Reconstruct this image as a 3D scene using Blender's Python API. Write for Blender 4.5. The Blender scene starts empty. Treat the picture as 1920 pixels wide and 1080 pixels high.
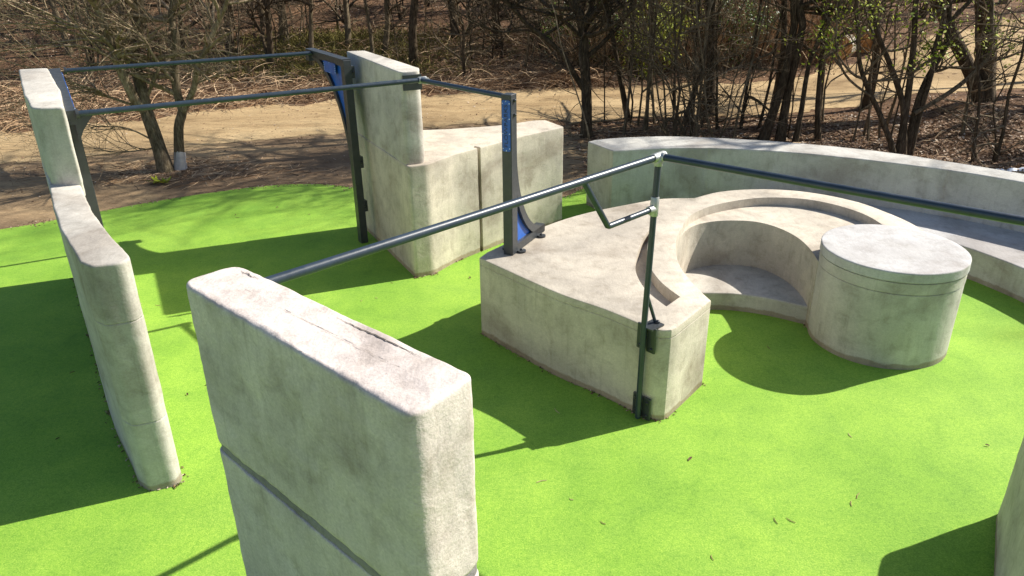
import bpy, bmesh, math, random
from mathutils import Vector, Matrix, noise
random.seed(7)
sc = bpy.context.scene
COL = sc.collection
PI = math.pi

# ---------------------------------------------------------------- helpers
class MB:
    def __init__(s): s.v = []; s.f = []
    def box(s, c, ax, half):
        c = Vector(c); X, Y, Z = [Vector(a).normalized() for a in ax]; b = len(s.v)
        for i in (-1, 1):
            for j in (-1, 1):
                for k in (-1, 1):
                    s.v.append(c + X*i*half[0] + Y*j*half[1] + Z*k*half[2])
        for q in ((0,1,3,2),(4,6,7,5),(0,4,5,1),(2,3,7,6),(0,2,6,4),(1,5,7,3)):
            s.f.append([b+i for i in q])
    def tube(s, pts, rad, n=8, cap=True):
        pts = [Vector(p) for p in pts]
        if not hasattr(rad, '__len__'): rad = [rad]*len(pts)
        b = len(s.v); prev = None
        for i, p in enumerate(pts):
            d = (pts[min(i+1, len(pts)-1)] - pts[max(i-1, 0)])
            if d.length < 1e-9: d = Vector((0, 0, 1))
            d.normalize()
            if prev is None:
                a = d.cross(Vector((0, 0, 1)) if abs(d.z) < .9 else Vector((1, 0, 0))).normalized()
            else:
                a = prev - d*prev.dot(d)
                a = a.normalized() if a.length > 1e-6 else d.orthogonal().normalized()
            prev = a; c = d.cross(a)
            for k in range(n):
                t = 2*PI*k/n
                s.v.append(p + (a*math.cos(t) + c*math.sin(t))*rad[i])
        for i in range(len(pts)-1):
            for k in range(n):
                k2 = (k+1) % n
                s.f.append([b+i*n+k, b+i*n+k2, b+(i+1)*n+k2, b+(i+1)*n+k])
        if cap:
            s.f.append([b+k for k in range(n)][::-1]); e = b+(len(pts)-1)*n
            s.f.append([e+k for k in range(n)])
    def prism(s, poly, axis):
        """closed 3D polygon extruded by a vector"""
        b = len(s.v); n = len(poly); axis = Vector(axis)
        s.v += [Vector(p) for p in poly] + [Vector(p)+axis for p in poly]
        s.f.append(list(range(b, b+n))[::-1]); s.f.append(list(range(b+n, b+2*n)))
        for i in range(n):
            j = (i+1) % n; s.f.append([b+i, b+j, b+n+j, b+n+i])
    def build(s, name, mat, parent=None, smooth=None):
        me = bpy.data.meshes.new(name)
        me.from_pydata([tuple(v) for v in s.v], [], s.f)
        bm = bmesh.new(); bm.from_mesh(me); bmesh.ops.recalc_face_normals(bm, faces=bm.faces) if len(s.f) < 4000 else None
        bm.to_mesh(me); bm.free()
        me.materials.append(mat)
        if smooth is not None:
            me.shade_smooth()
            me.set_sharp_from_angle(angle=math.radians(smooth))
        o = bpy.data.objects.new(name, me); COL.objects.link(o)
        if parent: o.parent = parent
        return o

def tag(o, label=None, cat=None, group=None, kind=None):
    if label: o['label'] = label
    if cat: o['category'] = cat
    if group: o['group'] = group
    if kind: o['kind'] = kind
    return o
def thing(name, label, cat, group=None):
    o = bpy.data.objects.new(name, None); COL.objects.link(o); o.empty_display_size = .2
    return tag(o, label, cat, group)

def catmull(pts, n=6, closed=False):
    P = [Vector(p) for p in pts]; out = []; m = len(P)
    rng = range(m) if closed else range(m-1)
    for i in rng:
        p0 = P[(i-1) % m] if closed else P[max(i-1, 0)]
        p1 = P[i]; p2 = P[(i+1) % m]
        p3 = P[(i+2) % m] if closed else P[min(i+2, m-1)]
        for k in range(n):
            t = k/n
            out.append(.5*((2*p1)+(p2-p0)*t+(2*p0-5*p1+4*p2-p3)*t*t+(3*p1-3*p2+p3-p0)*t**3))
    if not closed: out.append(P[-1])
    return out
def V2(l): return [Vector(p) for p in l]
def fillet(poly, rad, n=6):
    """round the corners of a closed 2D polygon; rad = one radius or a list"""
    P = V2(poly); m = len(P); out = []
    if not hasattr(rad, '__len__'): rad = [rad]*m
    for i in range(m):
        a, b, c = P[i-1], P[i], P[(i+1) % m]; r = rad[i]
        if r <= 0: out.append(b); continue
        u = (a-b); w = (c-b); d = min(r, u.length*.45, w.length*.45)
        p = b+u.normalized()*d; q = b+w.normalized()*d
        for k in range(n+1):
            t = k/n; out.append(p*(1-t)**2+b*2*t*(1-t)+q*t*t)
    return out
def resample(poly, step):
    out = []; m = len(poly)
    for i in range(m):
        a, b = poly[i], poly[(i+1) % m]; L = (b-a).length
        if L < 1e-5: continue
        k = max(1, round(L/step))
        for j in range(k): out.append(a.lerp(b, j/k))
    return out
def area(p): return .5*sum(p[i-1].x*p[i].y-p[i].x*p[i-1].y for i in range(len(p)))
def ccw(p): return p if area(p) > 0 else p[::-1]
def normals2(p):
    n = []; m = len(p)
    for i in range(m):
        d = p[(i+1) % m]-p[i-1]
        if d.length < 1e-9: d = Vector((1, 0))
        d.normalize(); n.append(Vector((-d.y, d.x)))     # inward for ccw
    return n
def loft_mesh(poly, prof, mb=None, jit=0., seed=0., top_rings=(), top_jit=0., medial=None):
    """prof = [(z, inset)...]; walls with optional surface waviness, then inset cap rings"""
    mb = mb or MB(); p = ccw(poly); N = normals2(p); m = len(p); b0 = len(mb.v)
    rings = list(prof) + [(prof[-1][0], i) for i in top_rings]
    zt = prof[-1][0]
    for ri, (z, ins) in enumerate(rings):
        for i in range(m):
            q = p[i]+N[i]*ins; dz = 0
            if medial and ri >= len(prof):
                ma, mb_ = medial; md_ = mb_-ma; q0 = p[i]+N[i]*prof[-1][1]
                tt = max(0., min(1., (q0-ma).dot(md_)/md_.dot(md_))); q = q0.lerp(ma+md_*tt, ins)
            if jit:
                q = q + N[i]*jit*noise.noise(Vector((p[i].x*3+seed, p[i].y*3, z*3)))
                q = q + N[i]*jit*.5*noise.noise(Vector((p[i].x*14+seed, p[i].y*14, z*14)))
            if top_jit and ri >= len(prof)-1:
                c = Vector((q.x*6+seed, q.y*6, 0)); dz = top_jit*(noise.noise(c)+.6*noise.noise(c*3.1)+.35*noise.noise(c*8.))
                if ri == len(prof)-1: dz -= top_jit*.6*abs(noise.noise(c*4.))
            mb.v.append(Vector((q.x, q.y, z+dz)))
    for r in range(len(rings)-1):
        for i in range(m):
            j = (i+1) % m
            mb.f.append([b0+r*m+i, b0+r*m+j, b0+(r+1)*m+j, b0+(r+1)*m+i])
    e = b0+(len(rings)-1)*m
    mb.f.append([e+i for i in range(m)]); mb.f.append([b0+i for i in range(m)][::-1])
    return mb
def zprof(z0, z1, step, bev=.02, joints=(), jd=.012, jw=.018):
    pr = []; z = z0
    while z < z1-bev-.001:
        if not any(abs(z-j) < jw*1.6 for j in joints): pr.append((z, 0.))
        z += step
    for j in joints: pr += [(j-jw, 0), (j-jw*.45, jd), (j+jw*.45, jd), (j+jw, 0)]
    pr.sort()
    for k in range(5):
        t = k/4*PI/2; pr.append((z1-bev+bev*math.sin(t), bev*(1-math.cos(t))))
    return pr

# ---------------------------------------------------------------- materials
def newmat(name):
    m = bpy.data.materials.new(name); m.use_nodes = True
    nt = m.node_tree; b = nt.nodes['Principled BSDF']
    return m, nt, b
def N(nt, t, **kw):
    n = nt.nodes.new(t)
    for k, v in kw.items():
        if k.startswith('i_'):
            key = k[2:]; key = int(key) if key.isdigit() else key.replace('_', ' ')
            n.inputs[key].default_value = v
        else: setattr(n, k, v)
    return n
def ramp(nt, fac, stops):
    r = nt.nodes.new('ShaderNodeValToRGB'); e = r.color_ramp.elements
    while len(e) < len(stops): e.new(.5)
    for i, (p, c) in enumerate(stops):
        e[i].position = p; e[i].color = (*c, 1) if len(c) == 3 else c
    nt.links.new(fac, r.inputs[0]); return r
def mix(nt, fac, a, b, mode='MIX'):
    m = nt.nodes.new('ShaderNodeMix'); m.data_type = 'RGBA'; m.blend_type = mode
    for s, v in ((0, fac), (6, a), (7, b)):
        if isinstance(v, (int, float)): m.inputs[s].default_value = v
        elif isinstance(v, tuple): m.inputs[s].default_value = (*v, 1)
        else: nt.links.new(v, m.inputs[s])
    return m.outputs[2]
def pos(nt, scale=(1, 1, 1)):
    g = nt.nodes.new('ShaderNodeNewGeometry'); mp = nt.nodes.new('ShaderNodeMapping')
    mp.inputs['Scale'].default_value = scale
    nt.links.new(g.outputs['Position'], mp.inputs[0]); return mp.outputs[0]
def nz(nt, vec, scale, detail=4, rough=.55, dist=0.):
    n = N(nt, 'ShaderNodeTexNoise'); n.inputs['Scale'].default_value = scale
    n.inputs['Detail'].default_value = detail; n.inputs['Roughness'].default_value = rough
    n.inputs['Distortion'].default_value = dist
    nt.links.new(vec, n.inputs['Vector']); return n.outputs['Fac']

def concrete(name, ca, cb, dark=.54, cracks=False, rad=.012, grain=1.):
    m, nt, b = newmat(name); P = pos(nt); L = nt.links
    n1 = nz(nt, P, 1.1, 5, .6, .6); n2 = nz(nt, P, 5.5, 6, .65, .4); n3 = nz(nt, P, 60, 3, .6)
    st = nz(nt, pos(nt, (3, 3, .5)), 2.2, 5, .62)                 # rain streaks running down the faces
    base = ramp(nt, n1, [(.36, ca), (.62, cb)]).outputs[0]
    r2 = ramp(nt, n2, [(.30, (dark*1.03, dark*.97, dark*.89)), (.50, (1, 1, 1)), (.72, (1.08, 1.08, 1.07))]).outputs[0]
    base = mix(nt, .5, base, r2, 'MULTIPLY')
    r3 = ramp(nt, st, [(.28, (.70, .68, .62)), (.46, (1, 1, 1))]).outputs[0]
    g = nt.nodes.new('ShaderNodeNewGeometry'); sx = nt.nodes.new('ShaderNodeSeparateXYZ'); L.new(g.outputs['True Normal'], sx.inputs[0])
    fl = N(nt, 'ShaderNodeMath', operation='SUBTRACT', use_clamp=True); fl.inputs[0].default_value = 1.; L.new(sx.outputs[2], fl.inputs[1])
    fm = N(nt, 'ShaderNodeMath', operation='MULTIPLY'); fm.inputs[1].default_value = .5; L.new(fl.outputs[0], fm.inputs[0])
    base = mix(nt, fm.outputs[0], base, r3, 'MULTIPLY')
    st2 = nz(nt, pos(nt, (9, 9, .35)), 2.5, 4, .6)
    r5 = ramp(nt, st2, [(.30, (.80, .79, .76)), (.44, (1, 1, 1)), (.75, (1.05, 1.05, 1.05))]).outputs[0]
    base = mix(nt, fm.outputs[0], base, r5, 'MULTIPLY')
    # large worn patches
    wp_ = nz(nt, pos(nt, (1, 1, 1.4)), .65, 5, .55, 1.0)
    base = mix(nt, .6, base, ramp(nt, wp_, [(.34, (dark*1.05, dark*.96, dark*.9)), (.47, (1, 1, 1)), (.66, (1.1, 1.1, 1.08))]).outputs[0], 'MULTIPLY')
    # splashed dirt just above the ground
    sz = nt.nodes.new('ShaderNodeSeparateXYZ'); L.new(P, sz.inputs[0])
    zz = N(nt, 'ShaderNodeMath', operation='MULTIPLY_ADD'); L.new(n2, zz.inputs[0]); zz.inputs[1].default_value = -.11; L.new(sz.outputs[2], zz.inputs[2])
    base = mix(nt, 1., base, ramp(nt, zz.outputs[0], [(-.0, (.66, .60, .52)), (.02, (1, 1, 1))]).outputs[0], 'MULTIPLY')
    # brush strokes of the trowel
    tr = nz(nt, pos(nt, (5, 1.2, 9)), 7, 3, .5, 1.5)
    base = mix(nt, .35, base, ramp(nt, tr, [(.4, (.80, .78, .76)), (.6, (1.05, 1.04, 1.02))]).outputs[0], 'MULTIPLY')
    # small pits
    vo = N(nt, 'ShaderNodeTexVoronoi'); vo.inputs['Scale'].default_value = 34; L.new(P, vo.inputs['Vector'])
    vr = ramp(nt, vo.outputs['Distance'], [(.07, (.45, .43, .4)), (.13, (1, 1, 1))]).outputs[0]
    pit = nz(nt, P, 2.7, 3); pm = ramp(nt, pit, [(.54, (0, 0, 0)), (.62, (1, 1, 1))]).outputs[0]
    base = mix(nt, pm, base, mix(nt, .7, base, vr, 'MULTIPLY'))
    base = mix(nt, .25*grain, base, ramp(nt, n3, [(.3, (.7, .7, .7)), (.7, (1.2, 1.2, 1.2))]).outputs[0], 'MULTIPLY')
    h = N(nt, 'ShaderNodeMath', operation='MULTIPLY'); L.new(n2, h.inputs[0]); h.inputs[1].default_value = 1.2
    ha = N(nt, 'ShaderNodeMath', operation='MULTIPLY_ADD'); L.new(n3, ha.inputs[0]); ha.inputs[1].default_value = .28*grain; L.new(h.outputs[0], ha.inputs[2])
    hh = ha.outputs[0]
    L.new(base, b.inputs['Base Color']); b.inputs['Roughness'].default_value = .82
    b.inputs['Specular IOR Level'].default_value = .3
    bp = nt.nodes.new('ShaderNodeBump'); bp.inputs['Strength'].default_value = .55; bp.inputs['Distance'].default_value = .012
    L.new(hh, bp.inputs['Height'])
    bv = nt.nodes.new('ShaderNodeBevel'); bv.samples = 2; bv.inputs['Radius'].default_value = rad
    L.new(bv.outputs[0], bp.inputs['Normal']); L.new(bp.outputs[0], b.inputs['Normal'])
    return m
CA, CB = (.58, .545, .48), (.44, .415, .37)
M = {}
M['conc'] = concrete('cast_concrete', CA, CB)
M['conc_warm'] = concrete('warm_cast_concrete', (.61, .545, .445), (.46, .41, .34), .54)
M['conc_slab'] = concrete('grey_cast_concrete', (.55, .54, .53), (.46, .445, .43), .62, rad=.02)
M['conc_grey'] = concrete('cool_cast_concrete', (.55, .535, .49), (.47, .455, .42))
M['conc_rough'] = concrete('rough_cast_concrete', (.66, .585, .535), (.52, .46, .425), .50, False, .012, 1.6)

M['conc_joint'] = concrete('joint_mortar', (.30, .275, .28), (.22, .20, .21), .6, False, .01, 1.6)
def paint(name, c, rough=.38, metal=0., bump=.0, coat=.2):
    m, nt, b = newmat(name); P = pos(nt)
    n = nz(nt, P, 9, 5, .6); r = ramp(nt, n, [(.3, tuple(x*.8 for x in c)), (.7, tuple(min(1, x*1.15) for x in c))])
    nt.links.new(r.outputs[0], b.inputs['Base Color'])
    rr = ramp(nt, nz(nt, P, 23, 4), [(.3, (rough*.8,)*3), (.7, (rough*1.3,)*3)]); nt.links.new(rr.outputs[0], b.inputs['Roughness'])
    b.inputs['Metallic'].default_value = metal; b.inputs['Coat Weight'].default_value = coat; b.inputs['Coat Roughness'].default_value = .3
    bp = nt.nodes.new('ShaderNodeBump'); bp.inputs['Strength'].default_value = .15; bp.inputs['Distance'].default_value = .002
    nt.links.new(nz(nt, P, 180, 2), bp.inputs['Height']); nt.links.new(bp.outputs[0], b.inputs['Normal'])
    return m
M['pole'] = paint('blue_grey_powder_coat', (.022, .036, .054), .36)
M['post'] = paint('anthracite_powder_coat', (.034, .039, .043), .42)
M['galv'] = paint('galvanised_steel', (.46, .47, .45), .45, .7, coat=0)
M['blue'] = paint('blue_plastic', (.006, .095, .42), .4)
M['letter'] = paint('dark_blue_lettering', (.006, .02, .05), .5)
M['rivet'] = paint('pale_rivet', (.55, .66, .85), .3, .3)
M['crack'] = paint('crack_shadow', (.10, .085, .07), .9, coat=0)
M['bolt'] = paint('black_bolt', (.02, .022, .024), .35)

def rubber():
    m, nt, b = newmat('green_rubber_granules'); P = pos(nt); L = nt.links
    n1 = nz(nt, P, .7, 4, .55); n2 = nz(nt, P, 2.6, 5, .6, .3); n3 = nz(nt, P, 72, 3, .8); n4 = nz(nt, P, 24, 4, .75)
    base = ramp(nt, n1, [(.38, (.188, .366, .038)), (.63, (.247, .434, .050))]).outputs[0]
    base = mix(nt, .7, base, ramp(nt, n2, [(.3, (.82, .86, .9)), (.6, (1.08, 1.05, 1.))]).outputs[0], 'MULTIPLY')
    base = mix(nt, .7, base, ramp(nt, n3, [(.34, (.55, .66, .6)), (.5, (1, 1, 1)), (.68, (1.7, 1.3, 1.9))]).outputs[0], 'MULTIPLY')
    sc1 = ramp(nt, nz(nt, pos(nt, (1.3, .8, 1)), 1.9, 6, .7, 1.2), [(.30, (.80, .86, .84)), (.42, (1, 1, 1)), (.70, (1.05, 1.03, 1.1))]).outputs[0]
    base = mix(nt, .8, base, sc1, 'MULTIPLY')
    base = mix(nt, .6, base, ramp(nt, n4, [(.32, (.6, .72, .7)), (.52, (1, 1, 1)), (.7, (1.3, 1.15, 1.3))]).outputs[0], 'MULTIPLY')
    L.new(base, b.inputs['Base Color']); b.inputs['Roughness'].default_value = .8; b.inputs['Specular IOR Level'].default_value = .25
    bp = nt.nodes.new('ShaderNodeBump'); bp.inputs['Strength'].default_value = .6; bp.inputs['Distance'].default_value = .006
    L.new(n3, bp.inputs['Height']); L.new(bp.outputs[0], b.inputs['Normal']); return m
M['rubber'] = rubber()

def soil(name, stops, s1=.8, s2=6, bump=.03, streak=(1, 1, 1)):
    m, nt, b = newmat(name); P = pos(nt, streak); L = nt.links
    n1 = nz(nt, P, s1, 6, .62, .5); n2 = nz(nt, P, s2, 6, .7); n3 = nz(nt, P, 38, 4, .7)
    base = ramp(nt, n1, stops).outputs[0]
    base = mix(nt, .8, base, ramp(nt, n2, [(.3, (.62, .58, .55)), (.5, (1, 1, 1)), (.72, (1.15, 1.1, 1.05))]).outputs[0], 'MULTIPLY')
    base = mix(nt, .6, base, ramp(nt, n3, [(.3, (.55, .52, .5)), (.5, (1, 1, 1)), (.7, (1.3, 1.25, 1.2))]).outputs[0], 'MULTIPLY')
    L.new(base, b.inputs['Base Color']); b.inputs['Roughness'].default_value = .95; b.inputs['Specular IOR Level'].default_value = .1
    bp = nt.nodes.new('ShaderNodeBump'); bp.inputs['Strength'].default_value = .8; bp.inputs['Distance'].default_value = bump
    hm = N(nt, 'ShaderNodeMath', operation='MULTIPLY_ADD'); L.new(n3, hm.inputs[0]); hm.inputs[1].default_value = .5; L.new(n2, hm.inputs[2])
    L.new(hm.outputs[0], bp.inputs['Height']); L.new(bp.outputs[0], b.inputs['Normal']); return m
M['dirt'] = soil('trodden_sandy_dirt', [(.30, (.22, .15, .078)), (.48, (.37, .265, .142)), (.66, (.47, .35, .195))], .5, 5, .03, (.45, 1, 1))
M['bare'] = soil('brown_soil_and_shade', [(.30, (.13, .088, .055)), (.46, (.22, .152, .092)), (.62, (.37, .265, .15))], .45, 5, .03, (.5, 1, 1))
M['litter'] = soil('forest_floor', [(.32, (.075, .045, .028)), (.5, (.15, .088, .05)), (.66, (.23, .14, .08))], 1.3, 9, .06)

def rndmat(name, stops, rough=.8, trans=0.):
    """colour varied per piece through a face attribute"""
    m, nt, b = newmat(name); a = N(nt, 'ShaderNodeAttribute', attribute_name='rnd')
    base = ramp(nt, a.outputs['Fac'], stops).outputs[0]
    base = mix(nt, .5, base, ramp(nt, nz(nt, pos(nt), 30, 3), [(.3, (.6, .6, .6)), (.7, (1.25, 1.25, 1.25))]).outputs[0], 'MULTIPLY')
    nt.links.new(base, b.inputs['Base Color']); b.inputs['Roughness'].default_value = rough
    b.inputs['Specular IOR Level'].default_value = .2
    return m
M['leaf_dead'] = rndmat('dead_leaves', [(0, (.08, .048, .03)), (.45, (.21, .125, .075)), (.8, (.37, .25, .16)), (1, (.56, .47, .37))])
M['straw'] = rndmat('dry_stems', [(0, (.12, .07, .04)), (.5, (.33, .205, .115)), (1, (.62, .46, .29))])
M['moss'] = rndmat('mossy_grass', [(0, (.08, .07, .02)), (.5, (.17, .15, .035)), (1, (.30, .26, .08))])
M['leaf_green'] = rndmat('young_leaves', [(0, (.16, .22, .01)), (.5, (.38, .44, .02)), (1, (.62, .62, .06))], .5)
M['leaf_dark'] = rndmat('dark_evergreen_leaves', [(0, (.015, .03, .006)), (.5, (.04, .07, .012)), (1, (.20, .32, .03))], .45)
def bark(name, c1, c2, c3):
    m, nt, b = newmat(name); L = nt.links
    P = pos(nt, (1, 1, .22)); n1 = nz(nt, P, 26, 5, .65, .4); n2 = nz(nt, pos(nt), 2.3, 4)
    base = ramp(nt, n1, [(.32, c1), (.5, c2), (.68, c3)]).outputs[0]
    base = mix(nt, .7, base, ramp(nt, n2, [(.35, (.6, .62, .5)), (.6, (1.1, 1.08, 1.))]).outputs[0], 'MULTIPLY')
    L.new(base, b.inputs['Base Color']); b.inputs['Roughness'].default_value = .9; b.inputs['Specular IOR Level'].default_value = .15
    bp = nt.nodes.new('ShaderNodeBump'); bp.inputs['Strength'].default_value = .9; bp.inputs['Distance'].default_value = .02
    L.new(n1, bp.inputs['Height']); L.new(bp.outputs[0], b.inputs['Normal']); return m
M['bark'] = bark('grey_brown_bark', (.07, .05, .035), (.15, .115, .075), (.27, .215, .15))
M['bark_dark'] = bark('dark_bark', (.034, .024, .015), (.078, .056, .037), (.15, .115, .075))
M['bark_pale'] = bark('pale_birch_bark', (.10, .085, .06), (.42, .38, .32), (.62, .58, .52))
M['twig'] = bark('twig_bark', (.13, .09, .055), (.28, .21, .14), (.44, .36, .26))
M['whitewash'] = paint('whitewash', (.42, .40, .38), .9, coat=0)
M['logend'] = soil('log_end_grain', [(.3, (.22, .12, .05)), (.5, (.34, .20, .08)), (.7, (.45, .29, .13))], 3, 14, .01)
M['mossgreen'] = bark('mossy_bark', (.03, .06, .015), (.06, .16, .03), (.14, .30, .08))
M['sheet'] = paint('pale_blue_plastic_sheet', (.42, .48, .58), .45)

def set_rnd(o, groups):
    """groups = number of faces per piece"""
    me = o.data; a = me.attributes.new('rnd', 'FLOAT', 'FACE'); vals = []
    n = len(me.polygons); r = random.Random(3)
    while len(vals) < n: vals += [r.random()]*groups
    a.data.foreach_set('value', vals[:n])

# ---------------------------------------------------------------- concrete structures
# foreground wall -------------------------------------------------
F_top = [(-1.86, 3.86), (-1.62, 4.12), (-.162, 2.815), (-.405, 2.495)]
fo = resample(fillet(F_top, [.10, .12, .06, .085], 8), .022)
t = thing('concrete_wall', 'tall concrete wall nearest the camera with a chipped, cracked top and a bar fixed to it', 'wall', 'freestanding concrete walls')
lo = loft_mesh(fo, zprof(-.05, 1.672, .07, .012), jit=.009, seed=3)
hi_ = loft_mesh(fo, [(1.735, .014), (1.742, .003)] + zprof(1.76, 2.80, .04, .024), jit=.010, seed=9, top_rings=(.1, .22, .36, .5, .65, .8, .95), top_jit=.007, medial=(Vector((-1.62, 3.88)), Vector((-.37, 2.76))))
lo.build('lower_panel', M['conc_rough'], t, 40); hi_.build('upper_panel', M['conc_rough'], t, 50)
loft_mesh(fo, [(1.65, .02), (1.665, .013), (1.68, .009), (1.70, .012), (1.72, .009), (1.74, .013), (1.75, .02)], jit=.010, seed=4).build('joint_band', M['conc_joint'], t, 50)
rq = random.Random(61); LA, LB = Vector((-1.62, 4.12)), Vector((-.13, 2.80)); ld = (LB-LA).normalized(); ln = Vector((ld.y, -ld.x))
for (q0, q1, off, w0) in ((.52, .84, .062, .0045), (.05, .16, .05, .003)):
    nn_ = 34; mbk = MB(); 
    for i_ in range(nn_+1):
        q_ = q0+(q1-q0)*i_/nn_; c_ = LA.lerp(LB, q_)+ln*(off+.012*noise.noise(Vector((q_*40, off*50, 0)))+.006*noise.noise(Vector((q_*150, 1, 0))))
        w_ = w0*max(.15, math.sin(PI*i_/nn_))*(1+.9*noise.noise(Vector((q_*90, 5, 0))))
        for sg in (-1, 1):
            cc_ = c_+ln*w_*sg; kk_ = Vector((cc_.x*6+9, cc_.y*6, 0)); mbk.v.append(Vector((cc_.x, cc_.y, 2.8035+.007*(noise.noise(kk_)+.6*noise.noise(kk_*3.1)+.35*noise.noise(kk_*8.)))))
    for i_ in range(nn_): mbk.f.append([2*i_, 2*i_+1, 2*i_+3, 2*i_+2])
    mbk.build('crack', M['crack'], t)

# left wall ------------------------------------------------------
t = thing('stepped_wall', 'long curved concrete wall on the left, its far half taller, steel frame behind it', 'wall', 'freestanding concrete walls')
left_low = [(-4.82, 7.62), (-4.14, 6.53), (-3.58, 5.76), (-3.48, 5.615)]; right_low = [(-3.095, 5.60), (-3.13, 5.73), (-3.52, 6.22), (-3.99, 6.86), (-4.56, 7.74)]
left_far = [(-6.58, 10.42), (-6.0, 9.50), (-5.46, 8.62)]; right_far = [(-4.95, 8.46), (-5.15, 8.78), (-5.65, 9.6), (-6.25, 10.54)]
body = V2(left_far) + catmull(left_low, 6) + V2([(-3.455, 5.585), (-3.425, 5.56), (-3.34, 5.50), (-3.315, 5.49), (-3.285, 5.492), (-3.13, 5.545), (-3.105, 5.57)]) + catmull(right_low, 6) + V2(right_far)
bo = resample(ccw(body), .045)
loft_mesh(bo, zprof(-.05, 2.225, .08, .022, (.72, 1.70), .004, .007), jit=.007, seed=21).build('low_section', M['conc'], t, 40)
tall = [(-6.57, 10.42), (-5.46, 8.63), (-4.83, 7.70), (-4.52, 7.73), (-4.95, 8.47), (-5.14, 8.80), (-6.24, 10.53)]
to = resample(ccw(fillet(tall, [.05, 0, .12, .05, 0, 0, .05], 7)), .045)
loft_mesh(to, [(2.1, .006), (2.2, .006)] + zprof(2.232, 3.04, .06, .022), jit=.007, seed=5).build('tall_section', M['conc'], t, 40)

# centre block ---------------------------------------------------
t = thing('stepped_block', 'centre concrete block with a tall slab and a lower platform', 'block')
ZL = 1.69
dl = [(-1.43, 10.24), (-1.17, 10.36), (-.83, 10.89), (-.50, 11.24), (-.59, 11.33), (-.545, 11.375), (-.455, 11.285), (.13, 11.93), (.905, 12.62),
      (.62, 13.16), (.40, 13.15), (-.13, 12.80), (-1.04, 12.55), (-1.6, 12.5), (-2.32, 12.66), (-2.62, 12.55)]
do = fillet(dl, [.05, .06, .08, 0, 0, 0, 0, .15, .03, .05, .1, .2, .2, .1, .04, .04], 6)
loft_mesh(resample(ccw(do), .05), zprof(-.05, ZL, .08, .016, (), .004, .008), jit=.006, seed=31).build('low_platform', M['conc_warm'], t, 40)
dt = [(-1.455, 10.30), (-1.215, 10.41), (-1.235, 10.66), (-2.32, 12.62), (-2.60, 12.54)]
loft_mesh(resample(ccw(fillet(dt, [.07, .07, .04, .03, .03], 5)), .05), [(1.5, .004), (1.68, .004), (1.70, .004)] + zprof(1.715, 2.96, .08, .014), jit=.005, seed=33).build('tall_slab', M['conc'], t, 40)

# spiral block ---------------------------------------------------
sp = thing('spiral_block', 'large curved concrete block with a recessed seat, spiral ledge and round drum', 'block')
ZB = 1.05
front = catmull([(-.39, 8.44), (.20, 7.74), (.56, 7.34), (.95, 7.0), (1.30, 6.62)], 5)
corner = V2([(1.38, 6.545), (1.47, 6.505), (1.555, 6.515), (1.62, 6.57)])
inner = catmull([(2.10, 7.17), (2.01, 7.60), (1.97, 8.10), (2.02, 8.58), (2.14, 9.10), (2.32, 9.52), (2.52, 9.80), (2.80, 9.96), (3.12, 10.0), (3.44, 9.92), (3.66, 9.66), (3.78, 9.28), (3.79, 8.86), (3.745, 8.5)], 5)
tail = V2([(4.1, 8.2), (4.9, 8.15), (5.25, 8.5)])
ringo = catmull([(5.36, 9.05), (5.33, 9.50), (5.20, 9.95), (5.02, 10.36), (4.67, 10.74), (4.24, 10.98), (3.71, 11.06), (3.15, 10.95), (2.73, 10.68)], 4)
backe = catmull([(2.70, 10.66), (2.25, 10.65), (1.88, 10.50), (1.06, 10.05), (.44, 9.52), (-.30, 8.62)], 4)
outl = front + corner + inner + tail + ringo + backe
def solid(poly, prof): 
    mb = loft_mesh(poly, prof); me = bpy.data.meshes.new('tmp'); me.from_pydata([tuple(v) for v in mb.v], [], mb.f)
    bm = bmesh.new(); bm.from_mesh(me); bmesh.ops.recalc_face_normals(bm, faces=bm.faces); bm.to_mesh(me); bm.free()
    o = bpy.data.objects.new('tmp', me); COL.objects.link(o); return o
base_o = solid(resample(ccw(outl), .09), [(-.05, 0), (.3, 0), (.6, 0), (.95, 0), (.956, .006), (.962, 0), (1.03, 0), (1.044, .004), (ZB, .016)])
groove = catmull([(1.93, 9.54), (1.71, 9.09), (1.60, 8.74), (1.50, 8.40), (1.43, 8.0), (1.43, 7.66), (1.48, 7.36), (1.60, 7.03)], 4) + \
         catmull([(1.79, 7.26), (1.66, 7.65), (1.615, 8.11), (1.68, 8.68), (1.80, 9.15)], 4)
terr = catmull([(2.20, 9.22), (2.42, 9.78), (2.76, 10.19), (3.19, 10.46), (3.71, 10.63), (4.24, 10.56), (4.60, 10.30), (4.85, 9.88), (4.92, 9.44), (4.9, 9.0)], 5) + \
       V2([(4.7, 8.6), (4.3, 8.2), (3.6, 8.1), (3.2, 8.9), (2.6, 9.1)])
for poly, z0 in ((groove, .915), (terr, .925)):
    c = solid(ccw(poly), [(z0, 0), (1.3, 0)])
    md = base_o.modifiers.new('b', 'BOOLEAN'); md.operation = 'DIFFERENCE'; md.object = c; md.solver = 'EXACT'
    dg = bpy.context.evaluated_depsgraph_get(); me = bpy.data.meshes.new_from_object(base_o.evaluated_get(dg))
    base_o.modifiers.clear(); base_o.data = me; bpy.data.objects.remove(c)
base_o.name = 'platform'; base_o.data.materials.clear(); base_o.data.materials.append(M['conc_warm']); base_o.parent = sp
base_o.data.shade_smooth(); base_o.data.set_sharp_from_angle(angle=math.radians(32))
seat = catmull([(1.85, 8.95), (2.25, 9.06), (2.60, 9.06), (2.92, 9.03), (3.22, 8.93), (3.46, 8.80), (3.66, 8.665), (3.9, 8.5)], 5) + V2([(4.0, 9.6), (3.5, 10.1), (2.4, 10.0), (1.8, 9.4)])
loft_mesh(resample(ccw(seat), .08), zprof(-.04, .25, .1, .02), jit=.004).build('seat', M['conc'], sp, 40)
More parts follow.
